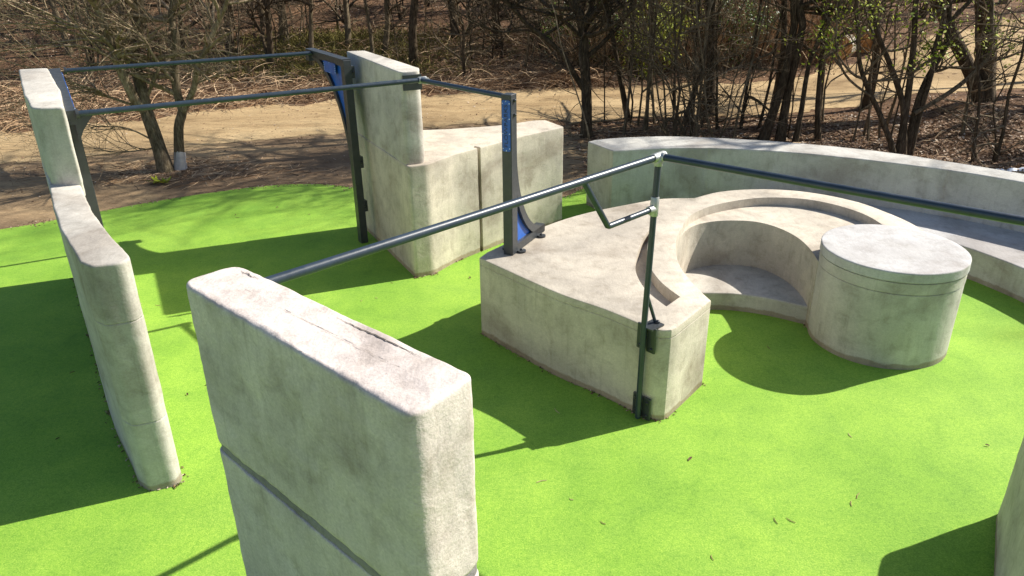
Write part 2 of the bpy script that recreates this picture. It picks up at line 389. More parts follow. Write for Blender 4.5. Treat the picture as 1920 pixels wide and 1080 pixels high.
def circle(cx, cy, r, n=96): return [Vector((cx+r*math.cos(2*PI*i/n), cy+r*math.sin(2*PI*i/n))) for i in range(n)]
dr = loft_mesh(circle(4.50, 8.235, .79), [(-.05, .0), (.2, -.0), (.5, .0), (.8, .0), (.930, .0), (.936, .008), (.942, -.004), (1.0, -.004), (1.07, -.004), (1.08, .02)], jit=.004)
drum = dr.build('drum', M['conc'], sp, 35)
loft_mesh(circle(4.50, 8.235, .803), [(1.078, .012), (1.084, .0)] + zprof(1.1, 1.20, .04, .014), jit=.004, top_rings=(.1, .25, .4, .6), top_jit=.002).build('lid_slab', M['conc_slab'], drum, 35)

# curved bench ---------------------------------------------------
t = thing('curved_bench', 'long low curved concrete wall with a bench seat along its inner side', 'bench')
cin = catmull([(1.79, 12.90), (2.64, 13.03), (3.48, 13.02), (4.63, 12.72), (5.66, 12.23), (6.84, 11.46), (7.6, 10.74), (8.3, 9.85), (8.85, 8.8), (9.15, 7.6)], 5)
cout = catmull([(9.75, 7.7), (9.40, 9.0), (8.75, 10.2), (7.86, 11.2), (7.10, 11.95), (6.25, 12.68), (4.78, 13.44), (3.15, 13.90), (2.13, 13.87), (1.55, 13.70)], 5)
cw = cin + cout + V2([(1.42, 13.57)])
cwr = resample(ccw(cw), .035); cwn = normals2(cwr)
for jp in ((3.48, 13.02), (4.63, 12.72), (6.84, 11.46), (2.64, 13.03)):
    for i_, p_ in enumerate(cwr):
        dj = (p_-Vector(jp)).length
        if dj < .05: cwr[i_] = p_+cwn[i_]*.014*(1-dj/.05)
loft_mesh(cwr, zprof(-.05, 1.20, .1, .02), jit=.008, seed=41).build('back_wall', M['conc_grey'], t, 35)
sf = catmull([(4.2, 12.15), (4.9, 11.75), (5.55, 11.25), (6.05, 10.75), (6.42, 10.28), (6.66, 9.85), (6.90, 9.2), (7.02, 8.5), (7.05, 7.6)], 5)
sb = catmull([(9.3, 7.5), (8.98, 8.85), (8.4, 9.95), (7.7, 10.84), (6.92, 11.56), (5.74, 12.33), (4.70, 12.85), (4.2, 12.9)], 5)
loft_mesh(resample(ccw(sf+sb), .08), zprof(-.045, .45, .1, .02), jit=.006, seed=43).build('seat', M['conc_slab'], t, 35)

# block at the lower right edge ----------------------------------
t = thing('low_wall', 'concrete wall end cut off by the right edge of the photo', 'wall')
gp = fillet([(4.18, 5.13), (3.70, 4.36), (3.1, 3.3), (3.45, 3.1), (4.1, 4.05), (4.62, 4.98)], [.22, 0, .1, .1, 0, .2], 7)
loft_mesh(resample(ccw(gp), .05), zprof(-.05, 1.10, .08, .03), jit=.008, seed=51).build('wall_body', M['conc'], t, 40)

# ---------------------------------------------------------------- steel frames and bars
ZBAR = 2.90
def ringfit(name, a, b, r, parent, n=20):
    a, b = Vector(a), Vector(b); d = (b-a).normalized(); mb = MB()
    mb.tube([a, a+d*.006, b-d*.006, b], [r*.93, r, r, r*.93], n)
    return mb.build(name, M['galv'], parent, 40)
def bolt(parent, p, d, r=.018, h=.018):
    mb = MB(); p = Vector(p); d = Vector(d).normalized()
    mb.tube([p, p+d*h*.5, p+d*h*.85, p+d*h], [r, r, r*.75, r*.3], 10); return mb.build('bolt', M['bolt'], parent, 40)
def bar(label, a, b, r=.031, group='horizontal steel bars'):
    mb = MB(); a = Vector(a); b = Vector(b); n = 14
    sag = (b-a).length*.0006
    mb.tube([a.lerp(b, i/n)+Vector((0, 0, -sag*math.sin(PI*i/n))) for i in range(n+1)], r, 20)
    o = mb.build('steel_bar', M['pole'], None, 40); return tag(o, label, 'bar', group)
A1, B1 = (-6.42, 11.22, ZBAR), (-3.24, 12.86, ZBAR)
A2, B2 = (-4.62, 8.09, ZBAR), (-1.135, 10.02, ZBAR)
P_in = (-.09, 8.93, ZBAR)
bar('rear bar farthest from the camera, spanning between the two dark frames', A1, B1)
bar('bar from the left wall to the tall centre slab near corner', A2, B2)
bar('short bar between the centre slab corner and the top of the blue-plated post', (-1.14, 10.0, ZBAR), (-.06, 8.80, ZBAR))
TJ = Vector((1.345, 6.67, 2.735))
Fe = Vector((-1.53, 3.97, 2.70)); 
bar('long sloping-looking bar from the foreground wall to the thin pole with silver joints', Fe, TJ, .033)
far = TJ + Vector((2.15, -1.80, 0)).normalized()*5.2
bar('bar leaving the pole joint towards the right edge of the photo', TJ, far, .033)
# outer support of that bar, beside the wall end
t = thing('support_pole', 'thin dark pole carrying the outer end of the right-hand bar', 'pole')
mb = MB(); mb.tube([far+Vector((0, 0, -2.8)), far+Vector((0, 0, .05))], .033, 20); mb.build('pole', M['pole'], t, 40)
# pole with joints
tp = thing('joint_pole', 'thin dark upright pole with silver tube joints bolted to the spiral block corner', 'pole')
px, py = 1.285, 6.535
tx = TJ.xy
mb = MB(); mb.tube([(px, py, .02), (px, py, 1.05), (tx.x-.01, tx.y-.02, 2.74)], .030, 20); mb.build('pole', M['pole'], tp, 40)
def ppole(z): 
    k = max(0, (z-1.05)/(2.74-1.05)); return Vector((px+(tx.x-.01-px)*k, py+(tx.y-.02-py)*k, z))
d4 = (Fe-TJ).normalized(); d5 = (far-TJ).normalized()
ringfit('tube_joint', TJ-d4*.07, TJ+d4*.10, .042, tp)
ringfit('tube_joint', TJ+d5*.02, TJ+d5*.055, .041, tp)
ringfit('tube_joint', ppole(2.655), ppole(2.73), .041, tp)
ringfit('tube_joint', ppole(2.19), ppole(2.37), .040, tp)
jz = ppole(2.26); ringfit('tube_joint', jz, jz+d4*.09, .038, tp)
fd = Vector((.66, -.75, 0)).normalized(); fn = Vector((-.75, -.66, 0)).normalized()      # along / out of the block's front face
for z, h in ((.13, .13), (.93, .14)):
    c = Vector((px, py, z)) - fn*.055
    for s in (-1, 1):
        mb = MB(); mb.box(c+fd*s*.062, (fd, fn, (0, 0, 1)), (.052, .012, h)); w = mb.build('mounting_plate', M['post'], tp)
        mod = w.modifiers.new('bv', 'BEVEL'); mod.width = .008; mod.segments = 2
        for dz in ((-h*.6, h*.6) if z < .5 else (-h*.7,)): bolt(w, c+fd*s*.072+Vector((0, 0, dz))+fn*.012, fn)
mb = MB(); mb.box(Vector((px+.09, py+.05, 1.064)), (fd, fn, (0, 0, 1)), (.075, .095, .008)); w = mb.build('mounting_plate', M['post'], tp)
bolt(w, (px+.15, py+.09, 1.07), (0, 0, 1), .026, .03)
mb = MB(); mb.tube([Vector((px+.13, py+.10, 1.07)), ppole(1.42)], .018, 10); mb.build('brace', M['pole'], tp, 40)
# bent bar
mb = MB(); c0 = Vector((.70, 5.98, 2.735)) ; c0 = TJ + d4*1.03; c1 = jz + d4*.66; c2 = jz + d4*.10
pts = [c0, c0.lerp(c1, .5), c0.lerp(c1, .96), c1+(c2-c1)*.03, c1.lerp(c2, .5), c2]
mb.tube([c0, c0.lerp(c1, .5), c0.lerp(c1, .985), c1.lerp(c2, .02), c1.lerp(c2, .5), c2], .027, 20)
tag(mb.build('bent_bar', M['pole'], None, 40), 'short bent bar forming a V under the long bar beside the silver-jointed pole', 'bar', None)
# bar 4 flange on the foreground wall
t = thing('wall_flange', 'small dark flange holding the long bar against the foreground wall', 'bracket')
fdir = Vector((-.13+1.62, 2.80-4.12, 0)).normalized(); fnn = Vector((-fdir.y, fdir.x, 0))
mb = MB(); cc = Fe + fdir*0; mb.box(cc, (fdir, fnn, (0, 0, 1)), (.09, .012, .07)); mb.build('flange_plate', M['post'], t)

# bracket where bars 2 and 3 meet the centre slab
t = thing('corner_bracket', 'black bracket plate with silver elbow on the end of the tall centre slab', 'bracket')
sd = Vector((-1.1, 2.18, 0)).normalized(); sn = Vector((-sd.y, sd.x, 0)); sn = sn if sn.dot(Vector((-1, -.5, 0))) > 0 else -sn
e = Vector((-1.31, 10.325, 2.825)); ed = Vector((.24, .11, 0)).normalized(); en = Vector((.11, -.24, 0)).normalized()
mb = MB(); mb.box(e+en*.03, (ed, en, (0, 0, 1)), (.13, .014, .10)); w = mb.build('bracket_plate', M['post'], t)
for s in (-1, 1): bolt(w, e+ed*s*.09+en*.045+Vector((0, 0, .0)), en, .02, .02)
u2 = (Vector(A2)-Vector(B2)).normalized(); J = Vector(B2)
ringfit('elbow', J+u2*.05, J-u2*.06, .044, t); u3 = Vector((1.08, -1.20, 0)).normalized(); ringfit('elbow', J+u3*.01, J+u3*.12, .044, t)

# frames: square column + curved fin with blue panel + name plate
def fin_poly(base, run, tall_, axis, up, col):
    """a quarter-curve web in the plane (axis, up): foot at base, along axis 'run', up column 'tall_'"""
    out = [base, base+axis*run, base+axis*run+up*col]
    for k in range(1, 13):
        t_ = k/12; a_ = PI/2*t_
        x = run - (run-.0)*math.sin(a_); z = col + (tall_-col)*(1-math.cos(a_))
        out.append(base+axis*x+up*z)
    return out
def fin_frame(parent, base, run, tall_, axis, up, side, thick, rim):
    """curved web built as a rim of plates round a triangular opening, with a blue panel set inside"""
    n = 14
    def outer(k):
        a_ = PI/2*k/n; return base+axis*(run*(1-math.sin(a_)))+up*(rim+(tall_-rim)*(1-math.cos(a_)))
    pts = [outer(k) for k in range(n+1)]
    mb = MB(); lastin = []; sgn = 1
    for k, q in enumerate(pts):
        dq = (pts[min(k+1, n)]-pts[max(k-1, 0)]).normalized(); nn = side.cross(dq).normalized()
        if sgn*nn.dot(axis) > 0 or (abs(nn.dot(axis)) < 1e-6 and nn.dot(up) > 0): nn = -nn
        q2 = q+nn*rim; lastin.append(q2+axis*max(0, .002-(q2-base).dot(axis)))
    off = side*thick*.5
    for k in range(n):                       # curved rim
        mb.prism([pts[k]-off, pts[k+1]-off, lastin[k+1]-off, lastin[k]-off], side*thick)
    mb.prism([base-off, base+axis*run-off, base+axis*run+up*rim-off, base+up*rim-off], side*thick)   # straight rim along the foot
    o = mb.build('curved_fin', M['post'], parent)
    pan = MB(); q = [base+up*rim*.8]+[base+axis*max(0, (p-base).dot(axis))+up*max(rim*.8, (p-base).dot(up)) for p in lastin]
    pan.prism([x-off*.3 for x in q], side*thick*.3); pan.build('blue_panel', M['blue'], parent)
    return o
def plate(parent, c, wdir, ldir, nrm, w, l, text=True, dots=((-1, 0), (0, 0))):
    ring = []
    for k in range(24):
        a_ = 2*PI*k/24; cx, cy = math.cos(a_), math.sin(a_)
        ring.append(c+wdir*(math.copysign(w/2-.022, cx)+.022*cx)+ldir*(math.copysign(l/2-.022, cy)+.022*cy))
    mb = MB(); mb.prism(ring, nrm*.006); o = mb.build('name_plate', M['blue'], parent)
    rv = MB(); k = 5
    for i in range(4):
        for s in (-1, 1):
            p = c+wdir*s*(w/2-.011)+ldir*(-l/2+.035+(l-.07)*i/3); rv.tube([p+nrm*.006, p+nrm*.012], [.008, .005], 8); rv.build('rivet', M['rivet'], o); rv = MB()
    for s in (-1, 1):
        p = c+ldir*s*(l/2-.010); rv.tube([p+nrm*.006, p+nrm*.012], [.008, .005], 8); rv.build('rivet', M['rivet'], o); rv = MB()
    if text:
        cu = bpy.data.curves.new('txt', 'FONT'); cu.body = 'FLOWPARKS'; cu.align_x = 'CENTER'; cu.align_y = 'CENTER'; cu.extrude = .001
        to_ = bpy.data.objects.new('txt', cu); COL.objects.link(to_)
        dg = bpy.context.evaluated_depsgraph_get(); dg.update(); me = bpy.data.meshes.new_from_object(to_.evaluated_get(dg))
        bpy.data.objects.remove(to_)
        xs = [v.co.x for v in me.vertices]; ys = [v.co.y for v in me.vertices]; L_ = max(xs)-min(xs); H_ = max(ys)-min(ys)
        for v in me.vertices:
            x = v.co.x/L_*(l-.10); y = v.co.y/H_*(w*.42)
            v.co = c+ldir*x+(-wdir)*y+nrm*(.0085+v.co.z)
        me.materials.clear(); me.materials.append(M['letter']); q = bpy.data.objects.new('lettering', me); COL.objects.link(q); q.parent = o
    return o
UP = Vector((0, 0, 1))
# post standing on the spiral block
t = thing('steel_post', 'upright anthracite post with a vertical blue name plate standing on the spiral block', 'post', 'anthracite steel frames')
ax = Vector((.455, .890, 0)).normalized(); wd = Vector((.890, -.455, 0)).normalized()
C0 = Vector((.015, 8.475, 0))           # near corner of the column
cw_, cd_ = .125, .14
cen = C0 - wd*cw_/2 + ax*cd_/2
mb = MB(); mb.box(cen+UP*2.01, (wd, ax, UP), (cw_/2, cd_/2, .96)); mb.build('column', M['post'], t).modifiers.new('bv', 'BEVEL').width = .004
fin_frame(t, C0-wd*cw_*.5+ax*cd_+UP*1.06, .80, 1.25, ax, UP, wd, cw_*.96, .10)
plate(t, cen - ax*(cd_/2+.001)+UP*2.62, wd, UP, -ax, .105, .58)
for z in (2.90, 2.74):
    mb = MB(); p = cen+wd*(cw_/2)+UP*z
    mb.tube([p, p+wd*.018, p+wd*.03], [.022, .020, .008], 12); mb.build('bolt', M['bolt'], t, 40)
for q in (.04, .62):
    for s in (-1, 1):
        mb = MB(); fc = C0 - wd*cw_*.5 + wd*s*(cw_*.5+.04) + ax*(q+.12)+UP*1.064; mb.tube([fc-UP*.01, fc+UP*.012], .055, 16); w = mb.build('foot_plate', M['post'], t, 40)
        bolt(w, fc+UP*.012, UP, .02, .022)
# right frame (beside the centre slab): column with an overhanging arm
t = thing('overhang_support', 'tall dark steel column with curved overhanging arm beside the centre slab', 'support', 'anthracite steel frames')
a0 = Vector((-2.43, 11.70, 0)); aend = Vector((-3.27, 13.02, 0)); ax = (aend-a0).normalized(); wd = Vector((-ax.y, ax.x, 0)); wd = wd if wd.x > 0 else -wd
mb = MB(); mb.box(a0+ax*.07+UP*1.465, (wd, ax, UP), (.06, .07, 1.465)); mb.build('column', M['post'], t).modifiers.new('bv', 'BEVEL').width = .004
mb = MB(); mb.box(a0.lerp(aend, .5)+ax*.08+UP*2.935, (wd, ax, UP), (.07, .83, .012)); mb.build('top_plate', M['post'], t)
fin_frame(t, a0+ax*.14+UP*2.92, 1.45, 1.75, ax, -UP, wd, .11, .085)
plate(t, a0+ax*.62-wd*.058+UP*2.76, ax, UP, -wd, .5, .17, False)
mb = MB(); mb.box(aend+ax*.02+UP*2.84-wd*.0, (wd, ax, UP), (.085, .08, .075)); mb.build('end_bracket', M['post'], t)
for z in (2.75, 1.35, .62): 
    mb = MB(); mb.box(a0+ax*.07+wd*.085+UP*z, (wd, ax, UP), (.03, .05, .09)); w = mb.build('wall_bracket', M['post'], t); bolt(w, a0+wd*.085+ax*.018+UP*z, -ax, .02, .02)
# left frame (beside the left wall)
t = thing('overhang_support', 'dark steel column and arm running along the tall end of the left wall', 'support', 'anthracite steel frames')
a0 = Vector((-4.66, 8.16, 0)); aend = Vector((-6.46, 11.20, 0)); ax = (aend-a0).normalized(); wd = Vector((-ax.y, ax.x, 0)); wd = wd if wd.x > 0 else -wd
mb = MB(); mb.box(a0+ax*.07-wd*.06+UP*1.46, (wd, ax, UP), (.055, .07, 1.46)); mb.build('column', M['post'], t).modifiers.new('bv', 'BEVEL').width = .004
mb = MB(); mb.box(a0.lerp(aend, .5)-wd*.10+UP*2.86, (wd, ax, UP), (.10, 1.83, .075)); mb.build('arm', M['post'], t)
plate(t, a0.lerp(aend, .5)+wd*.001+UP*2.86, ax, UP, wd, 2.9, .13, False)
u = (Vector(B2)-Vector(A2)).normalized(); g0 = Vector(A2)-UP*.03
mb = MB(); mb.prism([g0-wd*.03+ax*.02, g0+u*.16+ax*.02, g0+u*.09-UP*.08+ax*.02, g0+u*.03-UP*.16+ax*.02, g0-UP*.28-wd*.03+ax*.02], ax*.05); mb.build('gusset', M['post'], t)
for p, d in ((A1, Vector(B1)-Vector(A1)), (A2, Vector(B2)-Vector(A2))):
    d = d.normalized(); mb = MB(); mb.tube([Vector(p)-d*.0, Vector(p)+d*.03], .05, 20); mb.build('bar_collar', M['post'], t, 40)
# ---------------------------------------------------------------- ground
def smooth(a, b, x): 
    t_ = max(0., min(1., (x-a)/(b-a))); return t_*t_*(3-2*t_)
def terrain(x, y):
    s = .17 - .115*smooth(4, 13, x)
    z = s*max(0., y-28.2)
    if y > 60: z = s*(60-28.2) + .08*(y-60)
    w = smooth(24.8, 28, y-.12*x*(1 if x < 0 else 0)) + (smooth(1.5, 3, x)*smooth(14.6, 16, y)*(1-smooth(20, 21, y)))
    w = min(1, w)
    z += w*(.10*noise.noise(Vector((x*.5, y*.5, 0))) + .05*noise.noise(Vector((x*1.7, y*1.7, 4))))
    z += smooth(10, 13, x)*smooth(12, 15, y)*(1-smooth(21, 26, y))*.35*(1+.5*noise.noise(Vector((x*.6, y*.6, 8))))
    return z-.02
def grid(xs, ys, fz):
    mb = MB(); nx = len(xs)
    for y in ys:
        for x in xs: mb.v.append(Vector((x, y, fz(x, y))))
    for j in range(len(ys)-1):
        for i in range(nx-1):
            a = j*nx+i; mb.f.append([a, a+1, a+nx+1, a+nx])
    return mb
def axis(segs):
    out = []
    for a, b, st in segs:
        n = max(1, round((b-a)/st)); out += [a+(b-a)*i/n for i in range(n)]
    out.append(segs[-1][1]); return out
g = grid(axis([(-300, -40, 20), (-40, 40, .5), (40, 300, 20)]), axis([(-100, 10, 5), (10, 60, .4), (60, 400, 20)]), terrain).build('forest_floor', M['litter'], None, 180)
tag(g, kind='structure')
def sheet(name, mat, lo, hi, x0, x1, dz, step=.2, jag=.35, xf=None):
    """strip between y=lo(x) and y=hi(x) with ragged edges, lying on the terrain"""
    mb = MB(); n = int((x1-x0)/step); rows = 26
    for i in range(n+1):
        x = x0+(x1-x0)*i/n
        a = lo(x)+jag*(noise.noise(Vector((x*.7, 1, 0)))+.5*noise.noise(Vector((x*2.9, 2, 0)))+.3*noise.noise(Vector((x*9, 3, 0))))
        b = hi(x)+jag*(noise.noise(Vector((x*.7, 7, 0)))+.5*noise.noise(Vector((x*2.9, 8, 0)))+.3*noise.noise(Vector((x*9, 9, 0))))
        for j in range(rows+1):
            y = a+(b-a)*j/rows; mb.v.append(Vector((x, y, terrain(x, y)+dz)))
    for i in range(n):
        for j in range(rows):
            q = i*(rows+1)+j; mb.f.append([q, q+rows+1, q+rows+2, q+1])
    return tag(mb.build(name, mat, None, 180), kind='structure')
def lerpf(pts):
    def f(x):
        for (a, ya), (b, yb) in zip(pts, pts[1:]):
            if x <= b: return ya+(yb-ya)*max(0, min(1, (x-a)/(b-a)))
        return pts[-1][1]
    return f
sheet('bare_soil_and_shade', M['bare'], lerpf([(-40, 8), (-12, 9.5), (-3, 12), (1.5, 12.6), (2.6, 13.7), (4, 14)]), lerpf([(-40, 14.5), (-12, 18.5), (-6, 20.6), (-2, 21.6), (1, 21.3), (2.4, 18.0), (4, 14.2)]), -40, 4, .004)  # bare soil near the rubber; brown carried further back to paint in tree shade
sheet('dirt_path', M['dirt'], lerpf([(-40, 13.5), (-12, 17.0), (-6, 19.4), (-2, 20.6), (0, 20.9), (3, 21.0), (8, 21.6), (14, 24), (24, 27), (45, 33)]),
      lerpf([(-40, 16), (-13, 20.6), (-9, 23.0), (-5, 24.9), (1, 26.0), (9, 27), (13, 30), (24, 40), (45, 52)]), -40, 45, .012, .2, .8)
# green rubber surface
gb = catmull([(-16, 7.2), (-12, 10.9), (-9.04, 12.6), (-8.37, 13.05), (-6.88, 14.15), (-5.6, 14.85), (-4.9, 15.1), (-4.41, 15.16), (-3.8, 15.1), (-3.18, 14.85), (-2.0, 14.3), (-.8, 14.0), (.3, 13.95), (1.06, 14.1), (1.5, 14.6), (2.2, 14.3), (4, 13.6), (6.2, 12.4), (8, 10.8), (9.2, 9), (9.5, 7.5), (9.8, 4), (10, -3), (0, -6), (-14, -5), (-18, 0)], 8, True)
mb = loft_mesh(gb, [(-.06, 0), (-.004, 0), (0, .004)]); tag(mb.build('rubber_ground', M['rubber'], None, 30), kind='structure')

# ---------------------------------------------------------------- trees
def wob(p0, p1, n, amp, rnd):
    p0, p1 = Vector(p0), Vector(p1); out = [p0]; L_ = (p1-p0).length
    for i in range(1, n):
        out.append(p0.lerp(p1, i/n)+Vector((rnd.uniform(-1, 1), rnd.uniform(-1, 1), rnd.uniform(-.6, .6)))*amp*L_)
    out.append(p1); return out
def grow(mb, p, d, L_, r, depth, rnd, tips=None, up=.15, spread=1.):
    n = 5 if depth > 1 else 4; pts = [p]; dd = d.normalized(); rr = [r]
    for i in range(n):
        dd = (dd+Vector((rnd.uniform(-1, 1), rnd.uniform(-1, 1), rnd.uniform(-1, 1)))*.27+Vector((0, 0, up*.2))).normalized()
        pts.append(pts[-1]+dd*L_/n); rr.append(max(.0025, r*(1-.62*(i+1)/n)))
    mb.tube(pts, rr, 6 if r > .03 else (4 if r > .012 else 3), False)
    if tips is not None and depth <= 1: tips += pts[1:]
    if depth <= 0: return
    k = rnd.randint(3, 5) if depth > 1 else rnd.randint(2, 3)
    for j in range(k):
        i = rnd.randint(1, n); t_ = rnd.random(); a = pts[i-1].lerp(pts[i], t_)
        ax_ = Vector((rnd.uniform(-1, 1), rnd.uniform(-1, 1), rnd.uniform(-.5, .9))).normalized()
        nd = (dd*.9+ax_*.85*spread).normalized()
        grow(mb, a, nd, L_*rnd.uniform(.42, .72), max(.003, rr[i]*rnd.uniform(.5, .75)), depth-1, rnd, tips, up, spread)
def branches_on(mb, pts, rad, n, rnd, L0=1.2, depth=2, up=.15, tips=None, lo=.25, bias=None):
    for _ in range(n):
        s = rnd.uniform(lo, 1)*(len(pts)-1); i = min(int(s), len(pts)-2); a = Vector(pts[i]).lerp(Vector(pts[i+1]), s-i)
        r = rad[i]*(1-(s-i))+rad[i+1]*(s-i)
        t_ = rnd.uniform(0, 2*PI); d = Vector((math.cos(t_), math.sin(t_), rnd.uniform(.0, .9)))
        if bias: d += Vector(bias)
        grow(mb, a, d, L0*rnd.uniform(.6, 1.3), max(.006, min(r*.7, .065)), depth, rnd, tips, up)
def leaves(name, tips, n, size, mat, parent, rnd, sc_=.12):
    mb = MB()
    for _ in range(n):
        p = rnd.choice(tips)+Vector((rnd.gauss(0, sc_), rnd.gauss(0, sc_), rnd.gauss(0, sc_)))
        a = Vector((rnd.uniform(-1, 1), rnd.uniform(-1, 1), rnd.uniform(-1, 1))).normalized(); b = a.orthogonal().normalized(); s = size*rnd.uniform(.6, 1.3)
        k = len(mb.v); mb.v += [p-a*s, p+b*s*.5, p+a*s, p-b*s*.5]; mb.f.append([k, k+1, k+2, k+3])
    o = mb.build(name, mat, parent); set_rnd(o, 1); return o
def ext(pts, top=7.5, lean=None):
    """carry a traced limb on upwards out of the picture"""
    a, b = Vector(pts[-2]), Vector(pts[-1]); d = (b-a).normalized(); d = (d+Vector((0, 0, .6))).normalized(); out = [Vector(p) for p in pts]
    while out[-1].z < top:
        d = (d+Vector((random.uniform(-.2, .2), random.uniform(-.2, .2), random.uniform(0, .15)))).normalized(); out.append(out[-1]+d*.9)
    return out
def radii(n, r0, r1): return [r0+(r1-r0)*(i/(n-1))**.9 for i in range(n)]
def traced(tree, limbs, mat, seed, crown_n=14, L0=1.3, depth=2, tw=None, bias=None, lo=.25, name='trunk'):
    rnd = random.Random(seed); cr = MB(); tips = []
    for (pts, r0, r1, top) in limbs:
        P_ = ext(pts, top) if top else [Vector(p) for p in pts]
        P_ = catmull(P_, 3); rad = radii(len(P_), r0, r1)
        if pts[0][2] < .15: rad[0] *= 1.35; rad[1] *= 1.12; P_[0] = P_[0]-Vector((0, 0, .12))
        if r0 >= .03 and pts[0][2] < .3:
            m_ = MB(); m_.tube(P_, rad, 9, True); m_.build(name, mat, tree, 60)
        else: cr.tube(P_, rad, 6, False)
        branches_on(cr, P_, rad, crown_n, rnd, L0, depth, tips=tips, lo=lo, bias=bias)
    cr.build('crown', tw or mat, tree, 180); return tips

# double-stemmed tree in front of the path
ta = thing('bare_tree', 'bare tree with two leaning stems on the left, one with a whitewashed foot', 'tree')
t1 = [(-7.65,16.35,.0),(-7.77,16.44,.7),(-7.9,16.54,1.28),(-7.95,16.63,1.73),(-8.01,16.72,2.13),(-8.03,16.81,2.45),(-7.92,16.91,2.92),(-7.78,17,3.5)]
t1b = [(-7.9,16.52,1.25),(-8.03,16.42,1.5),(-8.07,16.33,1.82),(-8.14,16.25,2.28),(-8.14,16.17,2.8),(-8.21,16.08,3.38),(-8.2,16,3.57)]
t2 = [(-7.40,16.5,.0),(-7.29,16.57,.88),(-7.16,16.64,1.25),(-7.23,16.71,1.58),(-7.22,16.79,2.11),(-7.1,16.86,2.71),(-7.14,16.93,3.11),(-7.05,17,3.49)]
t2b = [(-7.15,16.62,1.22),(-6.75,16.52,1.78),(-6.58,16.44,2.2),(-6.26,16.36,2.64),(-5.9,16.28,3.15),(-5.65,16.2,3.53)]
low = [([(-7.99,16.4,2.34),(-8.06,16.12,2.54),(-8.13,15.84,2.88),(-8.47,15.56,3.13),(-8.72,15.28,3.36),(-9.08,15,3.64)], .055, .012, 0),
 ([(-8.1,16.5,1.4),(-8.46,16.18,1.65),(-8.53,15.85,1.87),(-8.92,15.52,2.05),(-9.22,15.2,2.18)], .035, .008, 0),
 ([(-7.9,16.6,1.5),(-7.51,16.62,2.1),(-7.43,16.75,2.37),(-7.19,16.88,2.55),(-6.83,17,2.9)], .045, .012, 0),
 ([(-7.23,16.6,1.9),(-7.4,16.32,2.42),(-7.45,16.15,2.8),(-7.66,15.98,3.12),(-8.07,15.8,3.36)], .04, .012, 0),
 ([(-7.8,16.45,.62),(-8.2,16.2,.97),(-8.59,16,1.06),(-9.02,15.8,1.11),(-9.27,15.6,1.32)], .022, .005, 0),
 ([(-7.75,16.42,.50),(-8.48,16.1,.48),(-9.04,15.8,.72)], .02, .005, 0),
 ([(-7.9,16.7,2.45),(-8.06,16.12,2.38),(-8.29,15.75,2.66),(-8.65,15.38,2.79),(-9.35,15,2.69)], .04, .008, 0),
 ([(-6.66,16.5,1.86),(-6.12,16.25,2.06),(-5.43,16,2.25)], .022, .006, 0)]
traced(ta, [(t1, .155, .06, 8), (t2, .11, .05, 7.5)], M['bark'], 11, 17, 1.7, 2, M['twig'])
traced(ta, [(t1b, .12, .05, 7.5), (t2b, .075, .03, 6)], M['bark'], 12, 12, 1.5, 2, M['twig'])
traced(ta, low, M['twig'], 13, 13, 1.7, 2, M['twig'], bias=(-1.2, -.2, -.05), lo=.15)
mb = MB(); mb.tube([(-7.40,16.5,-.05),(-7.375,16.51,.16),(-7.35,16.53,.36),(-7.345,16.535,.38)], [.160,.128,.121,.116], 12, False); mb.build('whitewash_band', M['whitewash'], ta, 60)

tb = thing('bare_tree', 'dark bare tree with a slanting side limb between the centre block and curved bench', 'tree')
m1 = [(1.95,19.1,.03),(1.94,19.13,.74),(1.9,19.17,1.39),(1.84,19.2,2.02),(1.81,19.23,2.44),(1.71,19.27,2.92),(1.54,19.3,3.24)]
ml = [([(1.86,19.14,1.15),(1.55,18.98,1.63),(1.27,18.87,2.07),(.88,18.75,2.42),(.41,18.63,2.79),(.24,18.52,3),(-.04,18.4,3.32)], .075, .03, 5.5),
 ([(1.82,19.2,2.3),(1.52,18.98,2.63),(1.09,18.85,2.93),(.46,18.73,3.1),(-.16,18.6,3.31)], .055, .02, 0),
 ([(1.88,19.2,1.9),(2.21,19.23,2.18),(2.56,19.35,2.5),(2.86,19.48,2.81),(3.03,19.6,3.21)], .06, .03, 6),
 ([(.88,18.75,2.42),(.45,18.67,2.63),(-.17,18.45,2.62),(-.78,18.23,2.88),(-1.36,18,3.25)], .035, .012, 0)]
traced(tb, [(m1, .14, .06, 12)], M['bark_dark'], 21, 38, 2.4, 3, M['bark_dark'])
traced(tb, ml, M['bark_dark'], 22, 10, 1.4, 2, M['bark_dark'], lo=.3)

tc = thing('budding_tree', 'many-stemmed young tree with fresh green buds behind the curved bench', 'tree')
S = [([(8.88,16.9,0),(8.87,16.95,.88),(8.84,17,1.73),(8.8,17.05,2.4),(8.67,17.1,3.3)], .085, .03, 6),
 ([(8.75,16.8,.05),(8.15,16.76,1.05),(7.87,16.72,1.44),(7.56,16.68,1.98),(7.41,16.64,2.46),(7.2,16.6,3.35)], .06, .03, 5.5),
 ([(8.98,16.9,.04),(8.79,16.95,1.08),(8.36,17,1.96),(7.99,17.05,2.59),(7.68,17.1,3.31)], .07, .025, 6),
 ([(9.12,17,0),(9.16,17.1,.97),(9.32,17.2,1.62),(9.63,17.3,2.36),(9.56,17.4,3.27)], .08, .03, 6),
 ([(7.9,16.7,1.37),(7.37,16.67,1.72),(7.06,16.63,2.11),(6.88,16.6,2.66)], .03, .012, 4.5),
 ([(9.09,17,.91),(9.84,17.1,1.35),(10.38,17.2,1.8),(10.65,17.3,2.24),(10.48,17.4,3.26)], .055, .03, 5.5),
 ([(9.19,17,.01),(9.26,17.05,.98),(9.35,17.1,1.75),(9.35,17.15,2.57),(9.91,17.2,3.28)], .06, .03, 6)]
tips = traced(tc, S, M['bark_dark'], 31, 12, 1.2, 2, M['bark'])
tips = [p for p in tips if p.z > 2.0 and p.x < 11.5]
